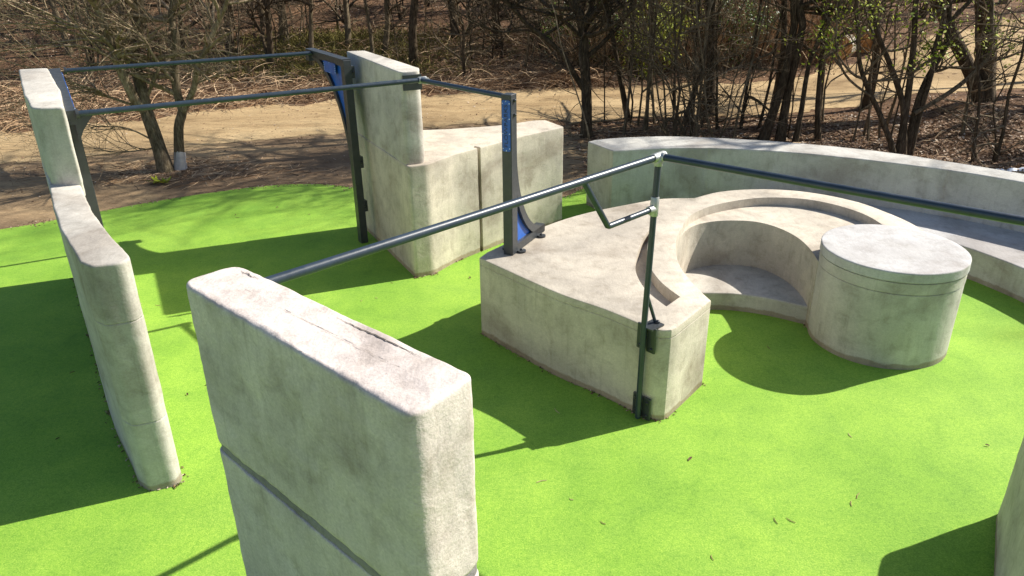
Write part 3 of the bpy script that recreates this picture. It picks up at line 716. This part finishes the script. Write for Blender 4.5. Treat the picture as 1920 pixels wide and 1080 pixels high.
leaves('leaves', tips, 5200, .042, M['leaf_green'], tc, random.Random(4), .09)

td = thing('big_tree', 'thick dark tree with a V-shaped pair of trunks at the upper right', 'tree')
D_ = [([(13.16,21,.3),(13.06,21.13,1.0),(12.96,21.27,1.9),(12.66,21.4,3.0)], .26, .13, 9),
 ([(13.01,21,.3),(12.5,20.9,1.15),(11.87,20.8,1.95),(11.33,20.7,2.65),(10.95,20.6,3.1)], .19, .10, 8)]
traced(td, D_, M['bark_dark'], 41, 20, 2.0, 2, M['bark_dark'], lo=.35)

def simple_tree(name, label, x, y, r, h, seed, mat, tw, lean=(0, 0), n=10, L0=1.2, depth=2, lo=.25, group=None, stems=1, spread=.0, cat='tree'):
    rnd = random.Random(seed); t_ = thing(name, label, cat, group); cr = MB(); z0 = terrain(x, y); tips = []
    t_.location = (x, y, z0)
    for s in range(stems):
        bx, by = rnd.uniform(-spread, spread), rnd.uniform(-spread, spread); k = 1 if s == 0 else rnd.uniform(.45, .9)
        lx, ly = lean[0]+rnd.uniform(-.12, .12)*(1+stems*.3), lean[1]+rnd.uniform(-.1, .1); nn = 7; pts = []
        for i in range(nn+1):
            q = i/nn; pts.append(Vector((bx+lx*h*q+rnd.uniform(-1, 1)*.02*h*(q > 0), by+ly*h*q+rnd.uniform(-1, 1)*.02*h*(q > 0), -.12+h*q*k)))
        P_ = catmull(pts, 2); rad = radii(len(P_), r*k*1.05, r*k*.25); rad[0] *= 1.35; rad[1] *= 1.1
        m_ = MB(); m_.tube(P_, rad, 8 if r > .06 else 5, True); m_.build('trunk', mat, t_, 60)
        branches_on(cr, P_, rad, n, rnd, L0, depth, tips=tips, lo=lo)
    cr.build('crown', tw, t_, 180); return t_, tips

simple_tree('bare_tree', 'straight dark tree by the path, directly above the silver tube joint', 5.6, 21.5, .17, 13, 51, M['bark_dark'], M['bark_dark'], (-.02, 0), 34, 3.0, 3)
simple_tree('bare_tree', 'leftmost of the close trio of dark stems behind the curved bench', 6.28, 18.6, .115, 10, 52, M['bark_dark'], M['bark_dark'], (0, 0), 22, 1.7, 3)
simple_tree('bare_tree', 'middle of the close trio of dark stems behind the curved bench', 6.68, 18.45, .11, 10, 53, M['bark_dark'], M['bark_dark'], (.01, 0), 22, 1.7, 3)
simple_tree('bare_tree', 'rightmost and thinnest of the close trio of dark stems behind the curved bench', 7.0, 18.3, .07, 7, 54, M['bark_dark'], M['bark'], (.05, 0), 14, 1.5)
simple_tree('bare_tree', 'slim crooked dark tree between the stem trio and the budding tree', 7.75, 18.7, .075, 7, 55, M['bark_dark'], M['bark'], (.0, 0), 20, 1.6)
simple_tree('sapling_clump', 'clump of thin upright saplings just right of the slanting-limb tree', 4.2, 18.6, .035, 7.5, 56, M['bark'], M['bark'], (-.02, 0), 9, 1.3, 2, .3, None, 7, .35, 'sapling')
simple_tree('bare_tree', 'slender tall dark tree between the slanting-limb tree and the sapling clump', 3.3, 20.8, .07, 14, 71, M['bark_dark'], M['bark_dark'], (-.02, 0), 34, 3.4, 3, .32)
simple_tree('bare_tree', 'tall thin dark tree standing right behind the sapling clump', 4.7, 20.3, .075, 15, 72, M['bark_dark'], M['bark_dark'], (-.03, 0), 36, 3.4, 3, .32)
simple_tree('bare_tree', 'tall dark tree at the near edge of the path, behind the stem trio', 7.5, 21.6, .10, 14, 73, M['bark_dark'], M['bark_dark'], (-.02, 0), 30, 3.2, 3, .28)
simple_tree('bare_tree', 'tall dark tree at the near edge of the path, behind the budding tree', 10.4, 22.2, .11, 14, 74, M['bark_dark'], M['bark_dark'], (-.04, 0), 30, 3.2, 3, .28)
simple_tree('sapling', 'thin pale sapling leaning left beside the slanting-limb tree', 1.95, 17.9, .022, 4.5, 57, M['twig'], M['twig'], (-.16, 0), 6, .5, 1, .3, None, 1, 0, 'sapling')
simple_tree('sapling_clump', 'tangle of thin stems behind the left part of the curved bench', 5.1, 17.6, .030, 8., 58, M['bark'], M['twig'], (.02, 0), 10, 1.3, 2, .2, None, 6, .45, 'sapling')
for i, (x, y, r, lean, lab) in enumerate([
    (-11.2, 31.6, .17, (0, 0), 'thick dark tree on the leafy bank left of the mossy forked tree'),
    (-9.0, 29.4, .13, (-.02, 0), 'forked tree with green moss on the bank above the rear bar'),
    (-7.6, 29.6, .09, (0, 0), 'slim green-stained tree just left of the steel arm'),
    (-3.6, 29.7, .17, (0, 0), 'straight dark tree on the bank behind the tall centre slab'),
    (-5.3, 30.5, .08, (-.08, 0), 'thin leaning tree on the bank between steel arm and centre slab'),
    (-13.2, 30.5, .10, (.1, 0), 'leaning tree on the leafy bank behind the double-stemmed tree'),
    (-15.5, 29.0, .06, (.05, 0), 'pale slender tree on the leafy bank at the far left')]):
    simple_tree('bare_tree', lab, x, y, r, 9, 60+i, M['bark_dark'] if i in (0, 1, 3) else M['bark'], M['bark_dark'], lean, 10, 1.5, 2, .2, 'trees on the leafy bank', 2 if i == 1 else 1, .12)
mb = MB(); z = terrain(-9, 29.4); mb.tube([(-8.90, 29.26, z), (-8.90, 29.26, z+.8)], [.115, .10], 8); 
# background trees: a few kinds, copied
protos = []
for k in range(7):
    t_, _ = simple_tree('bare_tree', 'bare tree standing in the dense wood beyond the dirt path', 0, 36, .11+.03*(k % 3), 9+k*.4, 80+k, M['bark_dark'] if k % 2 else M['bark'], M['bark_dark'], (random.uniform(-.08, .08), 0), 16, 1.9, 2, .1, 'bare trees deep in the wood', 1+(k % 3 == 2), .2)
    protos.append(t_)
saps = []
for k in range(5):
    t_, _ = simple_tree('sapling', 'thin bare sapling in the thicket beyond the dirt path', 0, 33, .028+.008*k, 5+k*.5, 90+k, M['bark'] if k % 2 else M['bark_dark'], M['twig'] if k % 2 else M['bark'], (random.uniform(-.1, .1), 0), 11, 1.2, 2, .08, 'saplings in the thicket', 1+k % 3, .3, 'sapling')
    saps.append(t_)
def copy_tree(o):
    c = o.copy(); COL.objects.link(c)
    for ch in o.children:
        d = ch.copy(); COL.objects.link(d); d.parent = c
    return c
rr = random.Random(99); used = set()
def put(plist, spots, sr=(.75, 1.25), lab=None, grp=None):
    for i, (x, y) in enumerate(spots):
        o = rr.choice(plist)
        if o.name not in used: used.add(o.name)
        else: o = copy_tree(o)
        o.location = (x, y, terrain(x, y)); o.rotation_euler = (0, 0, rr.uniform(0, 6.28)); s = rr.uniform(*sr); o.scale = (s, s, s) if not lab else (s*.55, s*.55, s)
        if lab: tag(o, lab, None, grp)
def onpath2(x, y): return x > 10.5 and 21+x*.25 < y < 16+x*1.02
spots = []
while len(spots) < 105:
    y = rr.uniform(31, 58); x = rr.uniform(-.72, .78)*y
    if onpath2(x, y) and rr.random() < .93: continue
    if any((x-a)**2+(y-b)**2 < 2.2 for a, b in spots): continue
    if .37 < x/y < .50 and y < 38: continue
    spots.append((x, y))
put(protos, spots)
spots = []
while len(spots) < 120:
    y = rr.uniform(27.6, 42); x = rr.uniform(-.7, .62)*y
    if x < 0 and rr.random() < .35: continue
    if onpath2(x, y) or (.37 < x/y < .50 and y < 38): continue
    spots.append((x, y))
spots += [(9.8, 19.6), (11.2, 18.3), (3.2, 20.2), (14.2, 20.0), (5.4, 19.7), (3.9, 17.2), (10.6, 16.2)]
put(saps, spots)
spots = []
while len(spots) < 15:
    x, y = rr.uniform(2.4, 9.5), rr.uniform(17.6, 21.2)
    if x < 4 and y < 18.5 or any((x-a)**2+(y-b)**2 < .16 for a, b in spots): continue
    spots.append((x, y))
put(saps, spots, (1.25, 1.75), 'slender tall sapling in the strip of trees between bench and path', 'saplings between bench and path')
for o in protos+saps:
    if o.name not in used:
        for ch in list(o.children): bpy.data.objects.remove(ch)
        bpy.data.objects.remove(o)
# trees outside the picture on the right: they shade the ground
for i, (x, y) in enumerate([(23.5, 14.5), (26.5, 15.5), (25, 18), (16.5, 18.5), (15.2, 21.8), (19.5, 22.5), (18.2, 26.5)]):
    simple_tree('bare_tree', 'bare tree to the right of the playground', x, y, .2, 17 if x > 20 and y < 19 else 14, 120+i, M['bark_dark'], M['bark_dark'], (-.03, 0), 24, 2.0, 3, .25, 'trees right of the playground')
# evergreen bush behind the path
def bush(label, x, y, rx, rz, n, mat, seed, name='bush', sz=.05):
    rnd = random.Random(seed); t_ = thing(name, label, 'bush'); z0 = terrain(x, y); cr = MB(); tips = []
    for _ in range(16):
        d = Vector((rnd.uniform(-1, 1), rnd.uniform(-1, 1), rnd.uniform(.5, 1.6)))
        grow(cr, Vector((x+rnd.uniform(-.3, .3)*rx, y+rnd.uniform(-.3, .3)*rx, z0)), d, rz*rnd.uniform(.5, .9), .03, 2, rnd, tips)
    cr.build('branches', M['bark_dark'], t_, 180)
    leaves('leaves', tips, n, sz, mat, t_, rnd, .13); return t_
bush('dark bush with bright yellow-green leaves beyond the path, above the long bar joint', 5.2, 28.6, 1.6, 2.6, 5200, M['leaf_green'], 5)
bush('dark evergreen bush beyond the path behind the slanting-limb tree', 3.4, 29.4, 2.2, 2.6, 9000, M['leaf_dark'], 6)
bush('dark evergreen bush beyond the path behind the stem trio', 8.2, 29.8, 2.2, 2.8, 7000, M['leaf_dark'], 8)

# logs -----------------------------------------------------------
def log(label, c, d, r, L_, seed):
    t_ = thing('cut_log', label, 'log', 'cut logs beside the far path'); c = Vector(c); d = Vector(d).normalized(); rnd = random.Random(seed)
    mb = MB(); n = 22; a = d.cross(UP).normalized(); b = a.cross(d); rads = [r*(1+.06*rnd.uniform(-1, 1)) for _ in range(n)]
    for q in (0, .3, .7, 1):
        for k in range(n):
            an = 2*PI*k/n; mb.v.append(c+d*L_*q+(a*math.cos(an)+b*math.sin(an))*rads[k])
    for i in range(3):
        for k in range(n): mb.f.append([i*n+k, i*n+(k+1) % n, (i+1)*n+(k+1) % n, (i+1)*n+k])
    mb.build('bark', M['bark_pale'], t_, 50)
    for q, s in ((0, -1), (1, 1)):
        e_ = MB(); e_.v = [c+d*(L_*q+s*.004)+(a*math.cos(2*PI*k/n)+b*math.sin(2*PI*k/n))*rads[k]*.97 for k in range(n)]+[c+d*(L_*q+s*.02)]
        e_.f = [[k, (k+1) % n, n] for k in range(n)]; e_.build('cut_face', M['logend'], t_)
lx, ly = 13.75, 31.2; lz = terrain(lx, ly)
log('cut log lying with its round brown end towards the camera, white bark on top', (lx-.55, ly, lz+.42), (.62, .78, .03), .46, .8, 1)
log('second cut log with pale bark, just right of the brown-ended one', (lx+.75, ly+.9, lz+.55), (.70, .7, .02), .44, .6, 2)

# ---------------------------------------------------------------- ground cover
def in_litter(x, y):
    if y > 26.6+.14*x*(x > 0) and not onpath2(x, y): return True
    if x < -9 and y > 21+(-9-x)*-.9 and y > 25.6+x*.27+.5: return True
    if x > 1.6 and 14.2 < y < 20.6+.1*(x-2) and y > 14.2 and (x-2)**2*.0+y > 14.6-.32*max(0, x-5): return True
    if x > 9.5 and 11 < y < 21+x*.12: return True
    return False
lf = MB(); rl = random.Random(5); n = 0
while n < 42000:
    y = 13+33*rl.random()**1.25; x = rl.uniform(-.72, .74)*y
    if x > 8 and rl.random() < .4: y = rl.uniform(11.5, 20); x = rl.uniform(7.6, 13)
    if not in_litter(x, y): 
        if rl.random() > .02 or y < 15.5: continue
    z = terrain(x, y)+rl.uniform(.01, .05); s = rl.uniform(.018, .045)*(1+y/60)
    a = Vector((rl.uniform(-1, 1), rl.uniform(-1, 1), rl.uniform(-.35, .35))).normalized(); b = a.cross(Vector((rl.uniform(-.5, .5), rl.uniform(-.5, .5), 1))).normalized()
    p = Vector((x, y, z)); k = len(lf.v); lf.v += [p-a*s, p+b*s*.55-a*s*.1, p+a*s, p-b*s*.6]; lf.f.append([k, k+1, k+2, k+3]); n += 1
o = lf.build('leaf_litter', M['leaf_dead'], None); set_rnd(o, 1); tag(o, 'brown fallen leaves covering the woodland floor', 'leaf litter', kind='stuff')
def stems(name, label, cat, mat, n, place, hrange, r, seed, lay=.6, seg=4):
    rnd = random.Random(seed); mb = MB(); c = 0
    while c < n:
        xy = place(rnd)
        if xy is None: continue
        x, y = xy; h = rnd.uniform(*hrange); t_ = rnd.uniform(0, 2*PI); d = Vector((math.cos(t_)*lay, math.sin(t_)*lay, rnd.uniform(.15, 1))).normalized()
        p = Vector((x, y, terrain(x, y)-.02)); pts = [p]
        for i in range(seg):
            d = (d+Vector((rnd.uniform(-.3, .3), rnd.uniform(-.3, .3), -.28*lay))).normalized(); p = p+d*h/seg; p.z = max(p.z, terrain(p.x, p.y)+.01); pts.append(p)
        rr_ = r*rnd.uniform(.6, 1.5); mb.tube(pts, [rr_]*seg+[rr_*.4], 3, False); c += 1
    o = mb.build(name, mat, None); set_rnd(o, seg*3); return tag(o, label, cat, kind='stuff')
def bank(rnd):
    y = rnd.uniform(0, 1)**1.5*8; x = rnd.uniform(-22, 4); e = lerpf([(-40, 16.5), (-13, 21.2), (-9, 23.6), (-5, 25.4), (1, 26.4), (9, 27.4)])(x)
    return (x, e+y)
stems('bramble_thicket', 'tangle of dry brown brambles along the far edge of the dirt path', 'brambles', M['straw'], 13000, bank, (.5, 1.9), .0085, 1, .9)
stems('dry_grass', 'arching tufts of pale dry grass beyond the path', 'dry grass', M['straw'], 2600, lambda r: (r.gauss(1.6, .9), r.uniform(26.6, 28.3)), (.6, 1.4), .006, 2, .8)
stems('mossy_grass', 'olive green grass growing on the bank under the trees', 'grass', M['moss'], 6000, lambda r: (r.gauss(-6.5, 2.6), r.uniform(27.6, 34)), (.3, .9), .008, 3, .5, 3)
def strip(rnd):
    x = rnd.uniform(1.8, 13); y = rnd.uniform(14.6, 21)
    return (x, y) if in_litter(x, y) and not (x < 8 and y < 14.6) else None
stems('twig_litter', 'fallen twigs and small branches strewn over the woodland floor', 'twigs', M['straw'], 4500, strip, (.3, 1.1), .007, 4, 1.3)
stems('undergrowth', 'thin bare shoots growing densely behind the curved bench and path', 'undergrowth', M['straw'], 7000, lambda r: (lambda x: (x, r.choice((r.uniform(27.5+.2*x*(x>0), 33+.3*x*(x>0)), r.uniform(27.5+.2*x, 31+.3*x)))))(r.uniform(2, 13)), (1.0, 3.0), .009, 6, .25)
stems('root_tangle', 'twigs and roots around the foot of the double-stemmed tree', 'twigs', M['straw'], 700, lambda r: (r.gauss(-7.3, 1.3), r.gauss(16.3, .45)), (.2, .8), .007, 7, 1.4)
# fallen branches lying in the strip
for i, (a, b, lab) in enumerate([((1.6, 20.4), (4.3, 20.9), 'long pale fallen branch lying beside the path behind the slanting-limb tree'), ((.6, 18.3), (2.9, 19.6), 'dead branch lying across the leaves at the slanting-limb tree'),
                               ((9.9, 15.0), (11.4, 14.7), 'curved fallen branch on the dark soil behind the right end of the bench'), ((5.3, 20.6), (8.4, 20.9), 'fallen branch on the leaves between trunks and path')]):
    rnd = random.Random(200+i); mb = MB(); za, zb = terrain(*a), terrain(*b)
    pts = wob((*a, za+.05), (*b, zb+.16), 7, .025, rnd); mb.tube(pts, radii(len(pts), .035, .012), 6)
    for _ in range(6): grow(mb, pts[rnd.randint(1, 6)], Vector((rnd.uniform(-1, 1), rnd.uniform(-1, 1), .4)), .9, .014, 1, rnd)
    tag(mb.build('fallen_branch', M['twig'], None, 180), lab, 'branch', 'fallen branches')
# plastic sheet scrap
rnd = random.Random(8); mb = grid([9.9+.06*i for i in range(18)], [15.15+.05*j for j in range(8)], lambda x, y: terrain(x, y)+.05+.07*noise.noise(Vector((x*5, y*7, 1)))+.03*noise.noise(Vector((x*14, y*14, 1))))
mb.v = [v+Vector((0, -.3*(v.x-9.9)*.2+.06*noise.noise(v*6), 0)) for v in mb.v]
tag(mb.build('plastic_sheet', M['sheet'], None, 180), 'crumpled pale blue plastic sheet on the soil behind the curved bench', 'litter')
# green weed near tree
mb = MB(); rnd = random.Random(2)
for i in range(26):
    t_ = rnd.uniform(0, 6.28); d = Vector((math.cos(t_), math.sin(t_), .5)); p = Vector((-7.35+rnd.uniform(-.15, .15), 15.35+rnd.uniform(-.06, .06), terrain(-7.35, 15.35)+.02)); w_ = d.cross(UP).normalized()*.03
    k = len(mb.v); L_ = rnd.uniform(.12, .24); mb.v += [p, p+d*L_*.5+w_, p+d*L_, p+d*L_*.5-w_]; mb.f.append([k, k+1, k+2, k+3])
o = mb.build('weed', M['leaf_green'], None); set_rnd(o, 1); tag(o, 'small bright green weed on the soil in front of the double-stemmed tree', 'weed')
# debris on the rubber
def clear(x, y):
    for poly in (fo, bo, outl, do, cw, gp, sf+sb):
        ins = False; m_ = len(poly)
        for i in range(m_):
            a, b = poly[i-1], poly[i]
            if (a.y > y) != (b.y > y) and x < (b.x-a.x)*(y-a.y)/(b.y-a.y)+a.x: ins = not ins
        if ins: return False
    return (x-4.5)**2+(y-8.235)**2 > .8
spots = [(-2.72, 14.1, 1), (-.62, 10.2, 1), (-1.9, 9.55, 0), (.25, 5.55, 0), (-3.6, 7.1, 1), (-3.45, 7.3, 1), (1.2, 4.3, 1), (3.05, 5.3, 0), (2.95, 5.2, 0), (3.35, 6.2, 0), (.75, 5.0, 0), (-4.6, 6.3, 1), (2.35, 5.0, 0), (4.6, 6.0, 1), (-4.9, 9.4, 0)]
rnd = random.Random(17)
while len(spots) < 42:
    y = rnd.uniform(4.4, 14); x = rnd.uniform(-.75, .72)*y
    if clear(x, y): spots.append((x, y, rnd.choice((0, 0, 1))))
for i, (x, y, kind) in enumerate(spots):
    a_ = rnd.uniform(0, PI); d = Vector((math.cos(a_), math.sin(a_), 0)); w_ = Vector((-d.y, d.x, 0)); p = Vector((x, y, .006)); mb = MB()
    if kind:
        s = rnd.uniform(.018, .036); q = [(-1, 0, .002), (-.4, .42, .007), (.35, .38, .012), (1, .05, .010), (.4, -.30, .016), (-.4, -.36, .012)]
        mb.v = [p+d*s*a+w_*s*b+Vector((0, 0, c)) for a, b, c in q]+[p+Vector((0, 0, .004))]; mb.f = [[k, (k+1) % 6, 6] for k in range(6)]
        o = mb.build('fallen_leaf', M['leaf_dead'], None, 180); set_rnd(o, 10); tag(o, 'small curled brown leaf lying on the green rubber surface', 'leaf', 'fallen leaves on the rubber')
        o.data.attributes['rnd'].data.foreach_set('value', [rnd.random()*.3]*len(o.data.polygons))
    else:
        L_ = rnd.uniform(.02, .06); mb.tube([p-d*L_, p+w_*.008, p+d*L_], [.0025, .0035, .002], 5)
        o = mb.build('fallen_twig', M['straw'], None); set_rnd(o, 99); tag(o, 'thin dry twig lying on the green rubber surface', 'twig', 'fallen twigs on the rubber')
        o.data.attributes['rnd'].data.foreach_set('value', [rnd.random()]*len(o.data.polygons))
mb = MB(); rnd = random.Random(77); c_ = 0
gbc = ccw(gb); gbn = normals2(gbc)
while c_ < 2600:
    if c_ < 1500:
        y = rnd.uniform(14, 26); x = rnd.uniform(-.7, .5)*y
        if in_litter(x, y) or (x > -8.5 and y < 15.4): continue
        s_ = rnd.uniform(.008, .03)
    else:
        i = rnd.randrange(len(gbc)); p_ = gbc[i].lerp(gbc[(i+1) % len(gbc)], rnd.random())+gbn[i]*rnd.gauss(0, .09); x, y = p_
        if y < 9: 
            continue
        s_ = rnd.uniform(.006, .022)
    z_ = terrain(x, y)+.012 if c_ < 1500 else .004
    b_ = len(mb.v); mb.v += [Vector((x+s_*rnd.uniform(.6, 1.2)*math.cos(a_), y+s_*rnd.uniform(.6, 1.2)*math.sin(a_), z_)) for a_ in (0, 1.3, 2.5, 3.8, 5.0)]+[Vector((x, y, z_+s_*.6))]
    mb.f += [[b_+k, b_+(k+1) % 5, b_+5] for k in range(5)]; c_ += 1
o = mb.build('pebbles', M['leaf_dead'], None); set_rnd(o, 5); tag(o, 'small stones and soil crumbs on the path and the rubber edge', 'pebbles', kind='stuff')
# crumbs gathered at the feet of the concrete
mb = MB(); rnd = random.Random(23)
for poly, c in ((outl, 700), (fo, 60), (bo, 350), (do, 300)):
    q = ccw(poly); nn = normals2(q)
    for _ in range(c):
        i = rnd.randrange(len(q)); j = (i+1) % len(q); p = q[i].lerp(q[j], rnd.random())-nn[i]*abs(rnd.gauss(.015, .02))
        s = rnd.uniform(.004, .017); P3 = Vector((p.x, p.y, .004+s*.4)); d = Vector((rnd.uniform(-1, 1), rnd.uniform(-1, 1), 0)).normalized()
        mb.tube([P3-d*s, P3, P3+d*s], [s*.25, s*.5, s*.2], 4)
o = mb.build('leaf_crumbs', M['leaf_dead'], None); set_rnd(o, 10); tag(o, 'leaf crumbs and grit gathered at the feet of the concrete', 'grit', kind='stuff')

# ---------------------------------------------------------------- light, sky, camera
az = math.atan2(1.096, .415); el = math.atan(1/math.hypot(1.096, .415))
w = bpy.data.worlds.new('World'); sc.world = w; w.use_nodes = True; nt = w.node_tree
sky = nt.nodes.new('ShaderNodeTexSky'); sky.sky_type = 'NISHITA'; sky.sun_disc = False; sky.sun_elevation = el; sky.sun_rotation = az
bg = nt.nodes['Background']; bg.inputs[1].default_value = .083; nt.links.new(sky.outputs[0], bg.inputs[0])
sun = bpy.data.lights.new('sun', 'SUN'); sun.energy = 4.8; sun.angle = math.radians(.55); sun.color = (1, .95, .86)
so = bpy.data.objects.new('sun', sun); COL.objects.link(so); so.rotation_euler = Vector((-1.096, -.415, -1)).to_track_quat('-Z', 'Y').to_euler()
so.location = (20, 8, 20)
cam = bpy.data.cameras.new('camera'); co = bpy.data.objects.new('camera', cam); COL.objects.link(co); sc.camera = co
th = math.radians(24.587); ro = math.radians(-.713)
Fv = Vector((0, math.cos(th), -math.sin(th))); Uv = Vector((0, math.sin(th), math.cos(th))); Rv = Vector((1, 0, 0))
R2 = Rv*math.cos(ro)+Uv*math.sin(ro); U2 = Uv*math.cos(ro)-Rv*math.sin(ro)
co.matrix_world = Matrix(((R2.x, U2.x, -Fv.x, 0), (R2.y, U2.y, -Fv.y, 0), (R2.z, U2.z, -Fv.z, 4.5), (0, 0, 0, 1)))
cam.sensor_width = 36; cam.lens = 36*1412.8/1920; cam.clip_end = 1000; cam.clip_start = .05
sc.view_settings.view_transform = 'Standard'; sc.view_settings.look = 'None'; sc.view_settings.exposure = .78
sc.render.engine = 'CYCLES'; sc.cycles.max_bounces = 6
